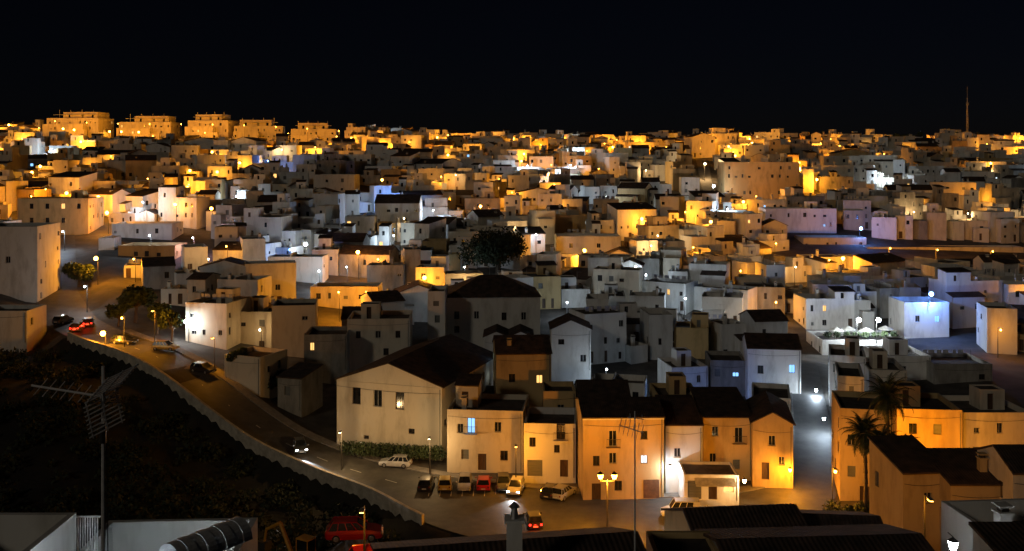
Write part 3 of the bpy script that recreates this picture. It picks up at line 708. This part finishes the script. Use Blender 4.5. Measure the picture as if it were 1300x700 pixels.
# ------------------------------------------------------------------ vehicles
CARS={}
def car_mesh(paint,kind='hatch',on=False):
    key=(paint,kind,on)
    if key in CARS: return CARS[key]
    mb=MB()
    van=kind=='van'
    L=2.15 if not van else 2.3; zbelt=.92 if not van else 1.05; zt=1.46 if not van else 1.9
    S=[(-L,.42,.78,.72),(-L+.12,.28,.95 if not van else 1.02,.82),(-1.3,.24,zbelt,.87),(-.2,.24,zbelt,.88),(.95,.24,zbelt-.01,.88),(1.55,.24,.84 if not van else .95,.86),(L-.12,.27,.72,.8),(L,.38,.6,.68)]
    ring=lambda s:[(s[0],-s[3]*.96,s[1]),(s[0],-s[3],s[1]+.22),(s[0],-s[3]*.985,(s[1]+s[2])/2+.08),(s[0],-s[3]*.9,s[2]),(s[0],s[3]*.9,s[2]),(s[0],s[3]*.985,(s[1]+s[2])/2+.08),(s[0],s[3],s[1]+.22),(s[0],s[3]*.96,s[1])]
    rs=[ring(s) for s in S]
    for a,b in zip(rs[:-1],rs[1:]):
        for i in range(8):
            j=(i+1)%8; mb.face([a[i],b[i],b[j],a[j]],paint if i not in(7,) else 'tyre')
    mb.face(rs[0],paint); mb.face(rs[-1][::-1],paint)
    xb0,xb1=-L+.2,(.98 if not van else 1.3); xt0,xt1=(-L+.55,.22) if not van else (-L+.28,.75)
    if kind=='sedan': xb0=-1.7; xt0=-1.05
    hb,ht=.79,.62 if not van else .72; z0=zbelt-.03
    n=4
    A=[(xb0+(xb1-xb0)*k/n,z0) for k in range(n+1)]; B=[(xt0+(xt1-xt0)*k/n,zt) for k in range(n+1)]
    mb.face([(xt0,-ht,zt),(xt1,-ht,zt),(xt1,ht,zt),(xt0,ht,zt)],paint)
    mb.face([(xt0+.15,-ht+.1,zt+.03),(xt1-.15,-ht+.1,zt+.03),(xt1-.15,ht-.1,zt+.03),(xt0+.15,ht-.1,zt+.03)],paint)
    for sx in((xb0,xt0),(xb1,xt1)):
        mb.face([(sx[0],-hb,z0),(sx[0],hb,z0),(sx[1],ht,zt),(sx[1],-ht,zt)],'glass')
    for sg in(-1,1):
        for k in range(n):
            a0,a1,b0,b1=A[k],A[k+1],B[k],B[k+1]
            f=lambda p,yy:(p[0],sg*yy,p[1])
            mb.face([f(a0,hb),f(a1,hb),f(b1,ht),f(b0,ht)],'glass' if not(van and k<1) else paint)
        for k in range(n+1):
            a,b=A[k],B[k]; mb.cone((a[0],sg*(hb+.005),a[1]),(b[0],sg*(ht+.005),b[1]),.045,.035,paint,5)
        mb.cone((xt0,sg*ht,zt),(xt1,sg*ht,zt),.045,.045,paint,5)
        mb.box(.75,sg*.98-.08,zbelt,.9,sg*.98+.08,zbelt+.14,paint)
        for wx in(-1.32,1.32):
            mb.cone((wx,sg*.66,.31),(wx,sg*.885,.31),.31,.31,'tyre',16); mb.cone((wx,sg*.886,.31),(wx,sg*.9,.31),.19,.17,'metal',10)
        hx=L-.13
        mb.box(hx,sg*.62-.16,.58,hx+.1,sg*.62+.16,.71,'head_white' if on=='head' else 'metal')
        mb.box(-L-.01,sg*.62-.1,.66,-L+.1,sg*.62+.1,.84,'tail_red' if on=='tail' else 'lens_dark')
    mb.box(L-.02,-.26,.36,L+.02,.26,.47,'frame_white'); mb.box(-L-.02,-.26,.5,-L+.02,.26,.61,'frame_white')
    o=mb.obj('tmp'); me=o.data; bpy.data.objects.remove(o); CARS[key]=me; return me
def car(u,y,yaw,paint,kind='hatch',on=False,v=None,name='parked_car',hp=2500):
    x=bx(u,y); z=(terr(x,y)+.12) if v is None else bz(v,y)
    o=link_obj(name,car_mesh(paint,kind,on),(x,y,z),math.radians(yaw))
    if on:
        Lt=bpy.data.lights.new('car_light','POINT' if on=='tail' else 'SPOT'); Lt.shadow_soft_size=.1
        l=bpy.data.objects.new('car_light',Lt); COL.objects.link(l); l.parent=o
        if on=='head':
            Lt.color=(.9,.95,1); Lt.energy=hp; Lt.spot_size=math.radians(75); Lt.spot_blend=.6; l.location=(2.35,0,.65); l.rotation_euler=(0,math.radians(-84),0)
        else: Lt.color=(1,.03,.01); Lt.energy=60; l.location=(-2.5,0,.7)
    return o
car(502,130.5,172,'car_white'); 
for u,p,a in ((541,'car_black',88),(565,'car_yellow',92),(590,'car_silver',-90),(614,'car_red',90),(639,'car_grey',-88)):
    car(u,122.5,a,p,R.choice(['hatch','sedan']),v=None)
car(715,119,60,'car_silver'); car(865,112.0,176,'car_white','van',name='parked_van'); car(700,119.5,70,'car_black')
car(381,134,-72,'car_grey','hatch','head',name='car',hp=6000); car(677,110,96,'car_black','hatch','tail',name='car')
car(655,121,-100,'car_white','hatch','head',name='car',hp=700)
car(98,171,100,'car_grey','hatch','tail',name='car'); car(112,175,110,'car_black','hatch','tail',name='car'); car(80,176,80,'car_black')
car(210,160,-10,'car_yellow','hatch'); car(258,151,-30,'car_black','hatch')
car(158,163,-16,'car_black')
for u,y,a,p in ((430,63,10,'car_red'),(478,68,14,'car_red'),(395,70,20,'car_black'),(505,71,20,'car_grey'),(360,66,15,'car_black'),(450,75,5,'car_red'),(515,63,30,'car_black')):
    car(u,y,a,p)
car(534,71,-40,'car_silver','hatch','head',name='car')
x,y0=bx(388,78),78; g=terr(x,y0); mb=MB()
for sy in(-.9,.5): 
    mb.box(-1.3,sy,0,1.3,sy+.4,.55,'tyre'); mb.cone((-1.3,sy,.28),(-1.3,sy+.4,.28),.28,.28,'tyre',10); mb.cone((1.3,sy,.28),(1.3,sy+.4,.28),.28,.28,'tyre',10)
mb.box(-1.2,-.8,.6,1.0,.8,1.2,'yellow_paint'); mb.box(-.3,-.75,1.2,.8,.15,2.3,'glass'); mb.box(-.36,-.8,2.3,.86,.2,2.4,'yellow_paint')
for cx in(-.33,.83):
    for cy in(-.78,.18): mb.cone((cx,cy,1.2),(cx,cy,2.3),.05,.05,'yellow_paint',4)
mb.cone((1,.4,1),(2.3,.4,3.4),.2,.16,'yellow_paint',6); mb.cone((2.3,.4,3.4),(3.8,.4,2.6),.15,.12,'yellow_paint',6)
mb.cone((3.8,.4,2.6),(4.0,.4,1.6),.1,.1,'yellow_paint',5); mb.box(3.6,0,.9,4.3,.8,1.6,'iron')
mb.obj('mini_excavator',(x,y0,g),math.radians(150))

# ------------------------------------------------------------------ restaurant terrace furniture
for k,u in enumerate((1062,1080,1100,1128)):
    x=bx(u,186); z=bz(432,182)-.95; mb=MB(); mb.cone((0,0,0),(0,0,2.6),.04,.04,'wood',6)
    mb.cone((0,0,2.0),(0,0,2.7),1.5,.05,'canvas',8,False); mb.cone((.0,.9,.7),(.0,.9,.75),.5,.5,'canvas',10); mb.cone((0,.9,0),(0,.9,.7),.04,.04,'iron',5)
    mb.obj('parasol_and_table',(x,186+k%2*1.5,z))

# ------------------------------------------------------------------ foreground roofs (y = range of the back parapet or ridge)
def fg(name,u0,u1,vt,y,d,h,yaw,mat,roof,rise=0,par=.7,ch=()):
    s=y/F; w=(u1-u0)*s; x=bx((u0+u1)/2,y); zt=bz(vt,y); mb=MB()
    back=d if roof!='gable_side' else d/2
    if roof=='shed': back=d
    block(mb,-w/2,-back,w,d,h,mat,roof,autops(R,w,h,.4),(),(),True,par,-8,rise or None)
    for (cx,cy,hh) in ch: chimney(mb,cx,cy-back,h+.2,hh,mat)
    return mb.obj(name,(x,y,zt-h-rise),math.radians(yaw))
fg('rooftop_parapet_house',-60,97,651,34,5,6,0,'wall_white','flat',par=2.2)
fg('rooftop_parapet_house',140,326,659,37,6,6,3,'wall_white','flat',par=2.0)
mb=MB(); n=14
for k in range(n):
    a0=math.pi*k/n; a1=math.pi*(k+1)/n
    for s in range(8):
        y0_=s*.35; y1_=y0_+.35; r=.6+.02*(s%2)
        mb.face([(math.cos(a0)*r,y0_,math.sin(a0)*r),(math.cos(a1)*r,y0_,math.sin(a1)*r),(math.cos(a1)*r,y1_,math.sin(a1)*r),(math.cos(a0)*r,y1_,math.sin(a0)*r)],'aluminium')
mb.obj('barrel_awning',(bx(215,31),31.0,bz(715,31)),math.radians(-35))
mb=MB()
for k in range(9): mb.box(k*.085,0,0,k*.085+.035,.04,1.8,'aluminium')
mb.box(-.05,-.02,1.8,.8,.06,1.86,'aluminium'); mb.box(-.05,-.02,-.06,.8,.06,0,'aluminium'); mb.obj('slatted_gate',(bx(98,34.3),34.3,bz(655,34.3)-1.86))
fg('tiled_roof_house',480,812,690,43,8,6,10,'wall_white','gable_side',rise=1.3)
mb=MB(); mb.box(-.32,-.32,-2.5,.32,.32,.65,'wall_white'); mb.box(-.4,-.4,.65,.4,.4,.75,'wall_white'); mb.cone((0,0,.75),(0,0,1.15),.2,.12,'metal',10); mb.cone((0,0,1.2),(0,0,1.4),.24,.03,'metal',10)
mb.obj('chimney',(bx(653,40),40,bz(681,40)))
fg('dark_roof_house',820,900,674,48,5,6,0,'wall_ochre','flat',par=.3)
fg('dark_roof_house',868,1010,646,56,9,6,6,'wall_ochre','gable_side',rise=1.6)
fg('dark_roof_house',985,1112,656,58,8,6,-6,'wall_grey','gable_side',rise=1.2)
fg('dark_roof_house',910,1170,685,46,7,6,4,'wall_grey','gable_side',rise=.9)
fg('rooftop_parapet_house',1192,1330,634,52,5,6,5,'wall_white','flat',par=1.1,ch=((-1.8,1.2,.5),(1.2,2,.6)))
fg('rooftop_parapet_house',1235,1350,668,44,5,5,0,'wall_white','shed',rise=.6)
# ------------------------------------------------------------------ aerials
mb=MB(); mb.cone((0,0,-1),(0,0,3.76),.045,.035,'aluminium',8)
mb.cone((-1.6,.3,3.3),(.12,0,3.12),.024,.024,'aluminium',6)
bd=Vector((-1.7,.3,.18)).normalized(); up_=Vector((.25,.1,1)).normalized()
for k in range(7):
    p=Vector((.12,0,3.12))+bd*(.35+k*.2); q=Vector((.06,.18,.13)); mb.cone(p-q,p+q,.012,.012,'aluminium',4)
for s in(-1,1):
    d0=(up_*s*.8-bd*.45).normalized(); rd=Vector((.36,.5,.16)).normalized()
    for k in range(8):
        c=Vector((-.05,0,3.14))+d0*(.06+k*.085); mb.cone(c-rd*.4,c+rd*.4,.016,.016,'aluminium',4)
    for e in(-.33,0,.33):
        c=Vector((-.05,0,3.14))+rd*e; mb.cone(c,c+d0*.7,.016,.016,'aluminium',4)
mb.cone((0,0,2.6),(.0,0,2.2),.07,.07,'iron',6); mb.cone((.05,.03,2.4),(.09,.04,-.8),.012,.012,'iron',4)
mb.obj('tv_antenna',(bx(131,20),20,bz(700,20)))
mb=MB(); mb.cone((0,0,-1),(0,0,5.6),.045,.03,'aluminium',6); mb.cone((-.65,.1,5.0),(.35,0,4.7),.022,.022,'aluminium',5)
for k in range(6):
    p=Vector((-.6+k*.18,.1-.02*k,4.99-.055*k)); mb.cone(p-Vector((.08,.1,.3)),p+Vector((.08,.1,.3)),.014,.014,'aluminium',4)
mb.cone((-.3,0,5.35),(.4,0,5.25),.016,.016,'aluminium',4); mb.cone((-.2,0,5.5),(-.2,0,5.1),.013,.013,'aluminium',4); mb.cone((.3,0,5.45),(.3,0,5.05),.013,.013,'aluminium',4)
mb.obj('tv_antenna',(bx(806,41),41,bz(693,41)))
mb=MB()
for k in range(15):
    z0=k*2; z1=z0+2; r0=.8-.045*k; r1=.8-.045*(k+1); P0=[(r0*math.cos(a),r0*math.sin(a),z0) for a in(0,2.1,4.2)]; P1=[(r1*math.cos(a),r1*math.sin(a),z1) for a in(0,2.1,4.2)]
    for i in range(3): mb.cone(P0[i],P1[i],.09,.09,'metal',4); mb.cone(P0[i],P1[(i+1)%3],.05,.05,'metal',3)
mb.cone((0,0,30),(0,0,36),.07,.04,'metal',4); mb.box(-.5,-.5,26,.5,.5,27.5,'metal')
mb.obj('radio_mast',(bx(1228,530),530,2))

# ------------------------------------------------------------------ light, sky, camera
w=bpy.data.worlds.new('World'); scene.world=w; w.use_nodes=True; nt=w.node_tree
bg=nt.nodes['Background']; sk=nt.nodes.new('ShaderNodeTexSky'); sk.sky_type='NISHITA'; sk.sun_disc=False
EL=math.radians(22); AZ=math.radians(218)   # low, behind the viewer
sk.sun_elevation=EL; sk.sun_rotation=AZ; sk.air_density=1.0; sk.dust_density=.2
mx=nt.nodes.new('ShaderNodeMix'); mx.data_type='RGBA'; mx.blend_type='MULTIPLY'; mx.inputs['Factor'].default_value=1
mx.inputs['B'].default_value=(.6,.6,1,1)
nt.links.new(sk.outputs[0],mx.inputs['A']); nt.links.new(mx.outputs['Result'],bg.inputs['Color']); bg.inputs['Strength'].default_value=.00042
S=bpy.data.lights.new('town_glow_fill','SUN'); S.energy=.17; S.angle=math.radians(5); S.color=(1,.87,.68)  # added fill light for unlit walls, standing in for the town's glow
so=bpy.data.objects.new('town_glow_fill',S); COL.objects.link(so)
d=Vector((math.sin(AZ)*math.cos(EL),math.cos(AZ)*math.cos(EL),math.sin(EL))); so.rotation_euler=d.to_track_quat('Z','Y').to_euler()
cam=bpy.data.cameras.new('camera'); co=bpy.data.objects.new('camera',cam); COL.objects.link(co)
co.location=(0,0,0); co.rotation_euler=(math.pi/2,0,0); cam.sensor_width=36; cam.lens=36*F/1300; cam.shift_y=-150/1300; cam.clip_end=12000; cam.clip_start=.1
scene.camera=co
scene.view_settings.view_transform='Standard'; scene.view_settings.look='None'; scene.view_settings.exposure=0
